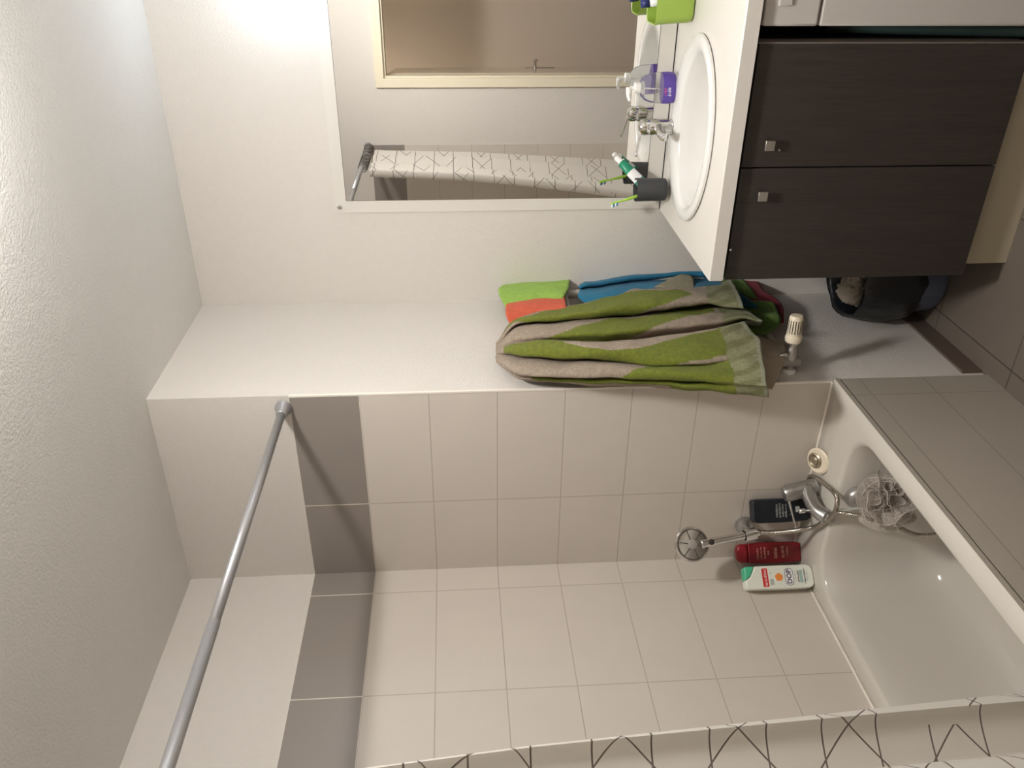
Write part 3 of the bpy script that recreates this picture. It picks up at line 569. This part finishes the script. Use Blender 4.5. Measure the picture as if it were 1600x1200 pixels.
# ------------------------------------------------------------------ shower rod and curtain
RY, RZ = .036, 2.101
rod = thing('curtain_rod', (-1.49, RY, RZ), 'grey telescopic shower curtain rod across the tub alcove', 'rod')
sweep('inner_tube', [(-1.47, RY, RZ), (RX-.03, RY, RZ)], .0118, 'grey_rod', rod, 24)
sweep('outer_tube', [(XL+.03, RY, RZ), (-1.465, RY, RZ)], .0130, 'grey_rod', rod, 24)
for x, s_ in ((RX, -1), (XL+.0, 1)):
    lathe('end_cap', [(.024, 0), (.024, .008), (.018, .018), (.015, .042), (.013, .044)], 'grey_rod', rod, (x, RY, RZ), (s_, 0, 0), 28)
cu = thing('shower_curtain', (-2.05, .09, .33), 'off-white shower curtain with thin dark geometric lines pushed to one end', 'curtain')
NU, NV = 340, 70; x0, x1 = -2.31, -1.745; V, F, UV = [], [], []
def cpt(s_, z):
    h = (2.055-z)/1.73
    A = .012+.020*min(1, h*3)
    sm = min(s_, .93)
    ph = 2*math.pi*(4.3*sm+.22*math.sin(5*sm+h*1.5)) + .35*h
    yy = RY+.012+.105*h+A*math.sin(ph)*(1-.25*math.sin(9*sm+2))
    xx = x0+(-1.835+.195*h-x0)*sm/.93+.010*math.sin(2*ph+.6)
    if s_ > .93:                                   # the free edge curls back behind the last fold
        t_ = (s_-.93)/.07; xx += .010*math.sin(math.pi*t_*.8)-.022*t_*t_; yy += .024*(1-math.cos(math.pi*t_))
    return Vector((xx, yy, z))
for j in range(NV+1):
    z = 2.055-1.73*j/NV; s = 0; pv = None
    for i in range(NU+1):
        p = cpt(i/NU, z)
        if pv is not None: s += (p-pv).length
        pv = p; V.append(p); UV.append((s*1.0, z))
for j in range(NV):
    for i in range(NU): k = j*(NU+1)+i; F.append((k, k+1, k+NU+2, k+NU+1))
fb = link('fabric', V, F, 'curtain_fabric', cu, True, uv=UV)
for x in (-2.30, -2.265, -2.20, -2.13, -2.07, -2.04, -2.015, -1.99, -1.965, -1.94, -1.91, -1.868):
    cc = Vector((x, RY, RZ-.010)); yl = .02
    sweep('curtain_ring', [cc+Vector((.004*math.sin(a), .021*math.sin(a), .026*math.cos(a))) for a in [2*math.pi*i/20 for i in range(21)]], .0022, 'dark_metal', cu, 8)

# ------------------------------------------------------------------ radiator, valve, towels
ra = thing('towel_radiator', (-.31, -.036, .56), 'grey tubular towel radiator hidden behind hanging towels', 'radiator')
for x in (-.045, -.575): sweep('upright_tube', [(x, -.036, .565), (x, -.036, 1.44)], .0155, 'radiator_metal', ra, 18)
for i in range(22):
    z = .60+i*.0385
    if i in (7, 15): continue
    sweep('cross_tube', [(-.575, -.036, z), (-.045, -.036, z)], .0105, 'radiator_metal', ra, 12)
for x in (-.12, -.50):
    for z in (.74, 1.28): sweep('wall_bracket', [(x, 0, z), (x, -.04, z)], .009, 'radiator_metal', ra, 12)
tv = thing('radiator_valve', (-.585, 0, .575), 'cream ribbed thermostatic radiator valve below the hanging towels', 'valve')
P0 = Vector((-.575, 0, .592)); dv = Vector((.06, -1, .02)).normalized()
lathe('wall_rosette', [(.021, 0), (.021, .006), (.015, .012)], 'white_plastic', tv, P0, dv, 24)
sweep('valve_pipe', [P0, P0+dv*.045], .010, 'brushed', tv, 16)
lathe('valve_body', [(.013, .035), (.016, .04), (.016, .075), (.013, .080), (.013, .094), (.017, .096), (.017, .102)], 'brushed', tv, P0, dv, 20)
sweep('valve_arm', [P0+dv*.058, P0+dv*.055+Vector((0, 0, .03)), Vector((-.575, -.036, .63))], .009, 'brushed', tv, 14, 4)
lathe('thermostat_collar', [(.019, .100), (.0235, .104), (.025, .116), (.023, .124)], 'cream_plastic', tv, P0, dv, 32)
lathe('thermostat_head', [(.0215, .124), (.0225, .128), (.0205, .178), (.017, .186), (0, .188)], 'cream_plastic', tv, P0, dv, 36)
u_, w_, _ = frame_of(dv); V, F = [], []
for k in range(18):
    a = 2*math.pi*k/18; r_ = u_*math.cos(a)+w_*math.sin(a); t_ = u_*-math.sin(a)+w_*math.cos(a); b = len(V)
    for h, rad in ((.133, .0228), (.174, .0214)):
        for s_, e in ((-1, 0), (1, 0)): V.append(P0+dv*h+r_*rad+t_*.0012*s_)
    F.append((b, b+1, b+3, b+2))
link('grille_slots', V, F, 'black_gap', tv)

BEIGE, GREEN, HEM = (.62, .50, .39), (.28, .335, .032), (.47, .47, .26)
def lerp(tab, x):
    if x <= tab[0][0]: return tab[0][1]
    for (a, b), (c, d) in zip(tab, tab[1:]):
        if x <= c: return b+(d-b)*(x-a)/(c-a)
    return tab[-1][1]
ENDX = [1142, 1154, 1163, 1172, 1191, 1186, 1163, 1186, 1190, 1195, 1199, 1202]
BANDS = [([(786, .3), (843, .15), (958, .1), (990, .3), (1034, .5), (1060, .6), (1082, .9)], [(786, .5), (830, 2), (958, 2), (1000, 1.95), (1034, 1.5), (1060, 1.2), (1082, .9)]),
    ([(1010, 2.9), (1050, 2.4), (1110, 2.2)], [(1010, 2.9), (1050, 2.9), (1110, 2.95)]),
    ([(830, 5), (843, 4.5), (877, 3.9), (920, 3.4), (958, 3.0), (1109, 3.0)], [(830, 5), (843, 5.2), (950, 5.2), (996, 4.4), (1041, 3.6), (1109, 3.0)]),
    ([(788, 5.6), (877, 5.6), (893, 6.9), (1000, 7.05), (1034, 6.6), (1090, 6.12), (1130, 6.0)], [(788, 7.9), (1040, 8), (1071, 7.85), (1135, 7.75)]),
    ([(966, 10), (980, 9.5), (996, 9.0), (1034, 8.05), (1150, 8.0)], [(966, 10), (1000, 10), (1040, 10.3), (1050, 11.1), (1150, 11.1)]),
    ([(812, 10.1), (1062, 10.1)], [(812, 10.2), (840, 10.7), (1062, 10.75)])]
RAIL_S = [(0, 0), (1, 1), (2, 1.95), (3, 2.05), (4, 3), (5, 4), (6, 5), (7, 6), (8, 7), (9, 7.93), (10, 8.05), (11, 9), (12, 9.93), (13, 10.05), (14, 10.6), (15, 11)]
def towel_color(s, t):
    s = lerp(RAIL_S, s)
    i = min(10, int(s)); ex = ENDX[i]*(1-(s-i))+ENDX[i+1]*(s-i); x = 775+t*(ex-775)
    hx_ = lerp([(0, 1103), (2, 1104), (3, 1128), (5, 1130), (6, 1127), (7.8, 1135), (9, 1147), (11, 1150)], s)
    if x > ex-7: return (.52, .53, .36)
    if x > hx_:
        k = math.sin((s*2.3+(x-hx_)*.035)*3.0+math.sin(x*.09)*.6)
        f = max(0, min(1, k*2.2)); return tuple(a*(1-f)+b*f for a, b in zip(HEM, (.33, .34, .15)))
    for lo, hi in BANDS:
        if lo[0][0] <= x <= max(lo[-1][0], hi[-1][0])+6:
            a, b = lerp(lo, x), lerp(hi, x)
            if a-.03 <= s <= b+.03 and b > a: return GREEN
    return BEIGE
bt = thing('bath_towel', (-.33, -.11, .60), 'large towel with wavy green and beige stripes hanging on radiator', 'towel')
sheet('towel_front', SHEETS['big'], 'terry_striped', bt, 16, 14, .006, .006, 1, 16, towel_color, .009)
sheet('towel_back', SHEETS['backflap'], 'terry_beige', bt, 6, 4, .005, .004, 2)
sheet('towel_corner', SHEETS['corner'], 'terry_khaki', bt, 6, 4, .004, .003, 3)
def one(name, key, mat, label, cat='towel', **k):
    o = sheet(name, SHEETS[key], mat, None, 8, 5, **k); tag(o, label, cat); return o
one('face_cloth', 'greencloth', 'terry_lime', 'lime green face cloth folded over top of the radiator', 'cloth', thick=.007, wob=.006, seed=5)
one('face_cloth', 'redcloth', 'terry_orange', 'orange-red face cloth over radiator beside the striped towel', 'cloth', thick=.007, wob=.006, seed=6)
one('hand_towel', 'blue', 'terry_blue', 'blue towel folded over radiator bar beside the countertop end', thick=.009, wob=.005, seed=7)
one('hand_towel', 'lowgreen', 'terry_leaf', 'green towel hanging low behind the striped towel', thick=.007, wob=.008, seed=8, wf=20)
one('hand_towel', 'lowred', 'terry_red', 'dark red towel hanging lowest at the radiator foot', thick=.006, wob=.004, seed=9)

# ------------------------------------------------------------------ vanity
FX = -.60
va = thing('vanity_cabinet', (-.30, -.63, 0), 'dark wood vanity cabinet with two doors under the washbasin', 'cabinet')
box('carcass', [(FX+.019, -.004, -.336, -.322, .149, .853), (FX+.019, -.004, -.938, -.922, .149, .853), (FX+.019, -.004, -.922, -.336, .149, .165), (-.02, -.004, -.922, -.336, .165, .853)], 'dark_wood', va, .001)
box('lit_edge_strip', (FX+.002, FX+.070, -.9405, -.9382, .149, .845), 'lit_side_wood', va)  # paler strip paints the light falling on the front of the side panel
for (a, b, ky, kz) in ((-.632, -.319, -.563, .779), (-.938, -.636, -.696, .782)):
    dr = box('door', (FX, FX+.018, a, b, .149, .842), 'dark_wood', va, .0012)
    kn = box('knob', [(FX-.022, FX-.014, ky-.0125, ky+.0125, kz-.0125, kz+.0125)], 'brushed', dr, .001)
    if a < -.7: lathe('screw', [(.0028, 0), (.0028, .0012), (0, .002)], 'brushed', dr, (FX, -.680, .748), (-1, 0, 0), 12)
    else: lathe('paint_speck', [(.0035, 0), (.0035, .0006), (0, .001)], 'label_white', dr, (FX, -.408, .838), (-1, 0, 0), 8)
    sweep('knob_stem', [(FX-.014, ky, kz), (FX, ky, kz)], .005, 'brushed', dr, 10)
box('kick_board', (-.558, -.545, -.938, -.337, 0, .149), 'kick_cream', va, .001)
wm = thing('washing_machine', (-.31, -1.27, 0), 'white front-loading washing machine under the countertop', 'washing machine')
box('housing', (-.58, -.03, -1.573, -.977, .01, .842), 'washer_white', wm, .012)
box('control_panel', (-.603, -.575, -1.573, -.977, .706, .842), 'washer_white', wm, .006)
box('front_panel', (-.600, -.575, -1.573, -.977, .03, .702), 'washer_white', wm, .006)
box('soap_drawer', (-.609, -.600, -1.17, -1.022, .778, .812), 'washer_white', wm, .003)
lathe('porthole_ring', [(.19, 0), (.19, .02), (.165, .03), (.15, .015)], 'white_plastic', wm, (-.600, -1.275, .38), (-1, 0, 0), 48)
lathe('porthole_glass', [(.15, .006), (.10, .02), (0, .024)], 'charcoal_plastic', wm, (-.600, -1.275, .38), (-1, 0, 0), 48)
lathe('programme_dial', [(.028, 0), (.026, .018), (0, .02)], 'white_plastic', wm, (-.603, -1.30, .775), (-1, 0, 0), 28)
dh = sweep('drain_hose', [(-.45, -.957, .62), (-.50, -.957, .40), (-.53, -.957, .20), (-.545, -.957, .06), (-.50, -.957, .013)], .0125, 'hose_green', None, 12, 8)
tag(dh, 'dark ribbed drain hose in the gap beside the washing machine', 'hose')

CT = .894
# worktop with an oval hole for the basin
bx, by, ba, bb_ = -.292, -.659, .214, .264
def oval(a, b, z, n=64, ox=0): return [(bx+ox+a*math.cos(2*math.pi*i/n), by+b*math.sin(2*math.pi*i/n), z) for i in range(n)]
def rectpts(x0, x1, y0, y1, z, n=64):
    out = []
    for i in range(n):
        a = 2*math.pi*i/n; c, s = math.cos(a), math.sin(a)
        t_ = min(((x1 if c > 0 else x0)-bx)/c if abs(c) > 1e-9 else 1e9, ((y1 if s > 0 else y0)-by)/s if abs(s) > 1e-9 else 1e9); out.append((bx+c*t_, by+s*t_, z))
    # snap nearest points to the corners
    for X in (x0, x1):
        for Y in (y0, y1):
            k = min(range(n), key=lambda q: (out[q][0]-X)**2+(out[q][1]-Y)**2); out[k] = (X, Y, z)
    return out
bv = .003; n = 64
rings = [oval(ba-.02, bb_-.02, CT-.039), oval(ba-.02, bb_-.02, CT), rectpts(-.6214+bv, -.001, -1.04, -.3254-bv*.3, CT), rectpts(-.6214, -.001, -1.04, -.3254, CT-bv), rectpts(-.6214, -.001, -1.04, -.3254, CT-.039)]
V = [v for r in rings for v in r]; F = []
for j in range(5):
    for i in range(n): k = (i+1) % n; jj = (j+1) % 5; F.append((j*n+i, j*n+k, jj*n+k, jj*n+i))
b = len(V); boxdata((-.6214, -.001, -1.895, -1.0402, CT-.039, CT), V, F)
co = fixn(link('countertop', V, F, 'laminate')); tag(co, 'long cream laminate countertop around the oval washbasin', 'countertop')
ba_ = thing('washbasin', (bx, by, CT), 'oval white ceramic washbasin set into the countertop', 'sink')
rg = [oval(ba-.003, bb_-.003, CT+.0015), oval(ba, bb_, CT+.004), oval(ba-.002, bb_-.002, CT+.010), oval(ba-.012, bb_-.012, CT+.0155), oval(ba-.026, bb_-.030, CT+.0150, ox=-.004)]
for (a, b_, z, ox) in ((.158, .222, .012, -.022), (.150, .214, .002, -.024), (.143, .206, -.03, -.026), (.128, .188, -.075, -.028), (.100, .150, -.112, -.028), (.055, .085, -.132, -.028), (.024, .024, -.138, -.028)): rg.append(oval(a, b_, CT+z, ox=ox))
loft('bowl', rg, 'enamel', ba_, cap0=False, cap1=True)
lathe('drain', [(.022, 0), (.022, .003), (.016, .004), (.014, .001), (0, .001)], 'chrome', ba_, (bx-.028, by, CT-.138), (0, 0, 1), 24)
# faucet
fc = Vector((-.104, -.626, CT+.013))
fa = thing('basin_mixer_tap', fc, 'chrome cylinder basin mixer tap with a thin side lever', 'tap')
lathe('tap_body', [(.0265, 0), (.0265, .004), (.0245, .006), (.0245, .070), (.0235, .072), (.0245, .074), (.0245, .094), (.020, .102), (.008, .106), (0, .1065)], 'chrome', fa, fc, (.03, 0, 1), 36)
sweep('spout', [fc+Vector((-.015, 0, .046)), fc+Vector((-.05, .003, .050)), fc+Vector((-.088, .006, .050)), fc+Vector((-.100, .007, .040))], [.015, .0135, .0125, .0135], 'chrome', fa, 18, 6)
sweep('lever', [fc+Vector((-.006, .010, .100)), fc+Vector((-.02, .045, .106)), fc+Vector((-.034, .082, .114))], [.0055, .0048, .0045], 'chrome', fa, 10, 5)
# soap bottle
so = Vector((-.088, -.741, CT+.0135)); soap = thing('soap_dispenser', so, 'clear soap pump bottle with purple label band on the basin edge', 'soap bottle')
su_ = Vector((-.35, .94, 0)).normalized()
outerp = [(.040, 0), (.0445, .004), (.0465, .02), (.0455, .050), (.043, .075), (.037, .093), (.026, .104), (.016, .110), (.0135, .118)]
lathe('bottle_shell', outerp, 'clear_plastic', soap, so, (0, 0, 1), 40, 1, .62, U=su_)
lathe('label_band', [(.0400, -.0002), (.0450, .004), (.0472, .020), (.0466, .040)], 'purple_film', soap, so, (0, 0, 1), 40, 1, .625, U=su_)
lathe('pump_collar', [(.0165, .108), (.0165, .124), (.010, .126), (.006, .127), (.006, .138)], 'white_plastic', soap, so, (0, 0, 1), 24)
sweep('pump_nozzle', [so+Vector((0, 0, .142)), so+Vector((-.010, .020, .144)), so+Vector((-.017, .036, .139))], [.009, .0065, .005], 'white_plastic', soap, 14, 4)
sweep('dip_tube', [so+Vector((0, 0, .11)), so+Vector((.004, .008, .008))], .0022, 'white_plastic', soap, 8)
nn = Vector((-.94, -.35, 0)).normalized(); nr = UPV.cross(nn)
scribble(.024, .012, so, nr, nn, .0296, .024, 'label_white', soap, 31, -.018); scribble(.022, .008, so, nr, nn, .0296, .036, 'pink_film', soap, 32, -.018); scribble(.010, .007, so, nr, nn, .0292, .062, 'label_black', soap, 33, -.014)
# toothbrush cup
tc = Vector((-.104, -.427, CT+.0135)); tc.z = CT+.0125
cup = thing('toothbrush_cup', tc, 'dark grey cylindrical toothbrush cup at the basin corner', 'cup')
lathe('cup_body', [(0, .001), (.033, .001), (.0355, .004), (.0360, .012), (.0375, .098), (.0370, .100), (.0350, .098), (.0335, .010), (0, .008)], 'charcoal_plastic', cup, tc, (0, 0, 1), 40)
def brush(base, tip, bn_, col, brc, label):
    base, tip, bn_ = Vector(base), Vector(tip), Vector(bn_).normalized(); d = (tip-base).normalized(); L = (tip-base).length
    th = thing('toothbrush', base, label, 'toothbrush')
    sweep('brush_handle', [base, base+d*L*.35, base+d*L*.62, base+d*L*.80, base+d*L*.90, tip], [.0045, .0055, .005, .0028, .0045, .0045], col, th, 12, 5, .8)
    side = d.cross(bn_).normalized()
    for q in range(4):
        V, F = [], []; c = base+d*(L*(.875+.034*q)); boxdata((-.0024, .0024, -.0045, .0045, .002, .0125), V, F)
        V = [c+d*v[0]+side*v[1]+bn_*v[2] for v in V]; fixn(link('bristles', V, F, brc if q % 2 == 0 else 'bristle_white', th))
    return th
brush((-.112, -.432, tc.z+.012), (-.128, -.388, 1.088), (-.45, .88, .1), 'brush_green', 'bristle_blue', 'green and white toothbrush with blue bristles in dark cup')
tb, tt = Vector((-.098, -.425, tc.z+.055)), Vector((-.022, -.512, 1.062)); td = (tt-tb).normalized(); tu = td.cross(Vector((1, .3, .2))).normalized(); tw = td.cross(tu)
tp = thing('toothpaste_tube', tb, 'green and white toothpaste tube leaning from cup to mirror', 'toothpaste')
def ell(c, a, b, n=24): return [tuple(c+tu*a*math.cos(2*math.pi*i/n)+tw*b*math.sin(2*math.pi*i/n)) for i in range(n)]
Lt = (tt-tb).length
loft('tube_body', [ell(tb+td*Lt*f, a, b) for f, a, b in ((0, .019, .0012), (.08, .019, .002), (.35, .0175, .006), (.6, .0165, .011), (.80, .0145, .0142), (.84, .010, .010))], 'paste_green', tp)
loft('tube_crimp', [ell(tb+td*Lt*f, a, b) for f, a, b in ((-.10, .0195, .0016), (-.02, .0195, .0016), (.0, .0192, .002))], 'label_white', tp)
loft('tube_stripe', [ell(tb+td*Lt*f, a*1.02, b*1.03) for f, a, b in ((.30, .0177, .0055), (.42, .0172, .0078), (.55, .0167, .0102))], 'label_white', tp, False, False)
sweep('tube_cap', [tb+td*Lt*.83, tb+td*Lt*.85, tb+td*Lt*.86, tb+td*Lt*1.0], [.0145, .0145, .0095, .0085], 'white_plastic', tp, 20)
# green pot at the frame edge
gp = thing('green_pot', (-.125, -1.005, CT), 'lime green rounded square pot beside the washbasin', 'pot')
gc = (-.125, -.990)
loft('pot_body', [rrect(gc[0], gc[1], h, h*1.0, .022, z, 6) for h, z in ((.042, CT+.001), (.052, CT+.004), (.056, CT+.014), (.062, CT+.112), (.0625, CT+.114), (.0595, CT+.113), (.053, CT+.014), (.04, CT+.008))], 'green_plastic', gp)
def tube_item(name, base, tip, r, m1, m2, label, cat):
    base, tip = Vector(base), Vector(tip); d = tip-base; th = thing(name, base, label, cat)
    sweep('tube_body', [base, base+d*.3, base+d*.8], [r, r, r*.8], m1, th, 18, 4); sweep('tube_cap', [base+d*.8, tip], [r*.85, r*.7], m2, th, 18)
tube_item('cream_tube', (-.12, -1.0, CT+.014), (-.090, -.977, CT+.140), .017, 'label_white', 'navy', 'white tube with navy cap standing in the lime green pot', 'tube')

# mirror
mi = thing('wall_mirror', (0, -.94, CT), 'large wall mirror with pale border above the washbasin', 'mirror')
box('mirror_frame', (-.006, 0, -1.56, -.3295, CT+.0035, 1.990), 'mirror_border', mi, .0008)
box('bottom_shadow_strip', (-.005, 0, -1.56, -.3295, CT, CT+.0035), 'black_gap', mi)  # black strip stands in for shade in the gap above the counter
box('shadow_gap', (-.0066, -.0058, -1.518, -.3705, .9475, 1.9515), 'gap_shade', mi)  # dark plate paints a shaded line round the pane
box('mirror_pane', (-.0072, -.0062, -1.516, -.372, .949, 1.950), 'mirror_glass', mi)
for y, z in ((-.350, 1.974), (-1.54, 1.974), (-.350, .93), (-1.54, .93)):
    if z > 1: lathe('screw', [(.0085, 0), (.0085, .003), (.006, .007), (0, .008)], 'chrome', mi, (-.006, y, z), (-1, 0, 0), 20)

# ------------------------------------------------------------------ bin in the corner
bc = Vector((-.215, -.150, 0)); bi = thing('waste_bin', bc, 'blue-grey waste bin lined with a black bag behind the vanity', 'bin')
lathe('bin_body', [(0, .002), (.108, .002), (.112, .010), (.126, .262), (.128, .264), (.122, .262), (.106, .012), (0, .012)], 'bin_blue', bi, bc, (0, 0, 1), 40)
V, F, ns = [], [], 72
prof = [(.085, .17), (.110, .23), (.122, .275), (.130, .290), (.138, .280), (.1415, .24), (.139, .18), (.136, .13), (.133, .100), (.131, .085)]
for j, (r, z) in enumerate(prof):
    for i in range(ns):
        z_ = z; a = 2*math.pi*i/ns; q = noise.noise(Vector((math.cos(a)*2.4, math.sin(a)*2.4, z*9))); q2 = noise.noise(Vector((math.cos(a)*7, math.sin(a)*7, z*22+5)))
        rr_ = r+(.012*q+.006*q2)*(1 if 3 <= j else .6); V.append(bc+Vector((rr_*math.cos(a), rr_*math.sin(a), z+.02*q*(1 if j > 6 else .5))))
for j in range(len(prof)-1):
    for i in range(ns): k = (i+1) % ns; F.append((j*ns+i, j*ns+k, (j+1)*ns+k, (j+1)*ns+i))
link('bin_bag', V, F, 'bag_black', bi, True)
def crumple(name, c, r, mat, seed, label, cat, group=None):
    bm = bmesh.new(); bmesh.ops.create_icosphere(bm, subdivisions=4, radius=r)
    for v in bm.verts:
        d = v.co.normalized(); v.co = d*r*(1+.35*abs(noise.noise(d*2.3+Vector((seed, 0, 0))))-.30*abs(noise.noise(d*4.1+Vector((0, seed, 0)))))+d*.12*r*noise.noise(d*11+Vector((seed, 1, 0)))
    V = [v.co+Vector(c) for v in bm.verts]; F = [tuple(v.index for v in f.verts) for f in bm.faces]; bm.free()
    return tag(link(name, V, F, mat, None, True), label, cat, group)
crumple('paper_waste', (-.235, -.115, .262), .050, 'tissue', 1, 'crumpled pale paper at the front of the waste bin', 'paper')
crumple('paper_waste', (-.215, -.185, .257), .048, 'tissue', 4, 'crumpled pale paper further back in the waste bin', 'paper')
lathe('bin_fill', [(0, .17), (.10, .17), (.10, .205), (.05, .215), (0, .216)], 'bag_black', bi, bc, (0, 0, 1), 30)
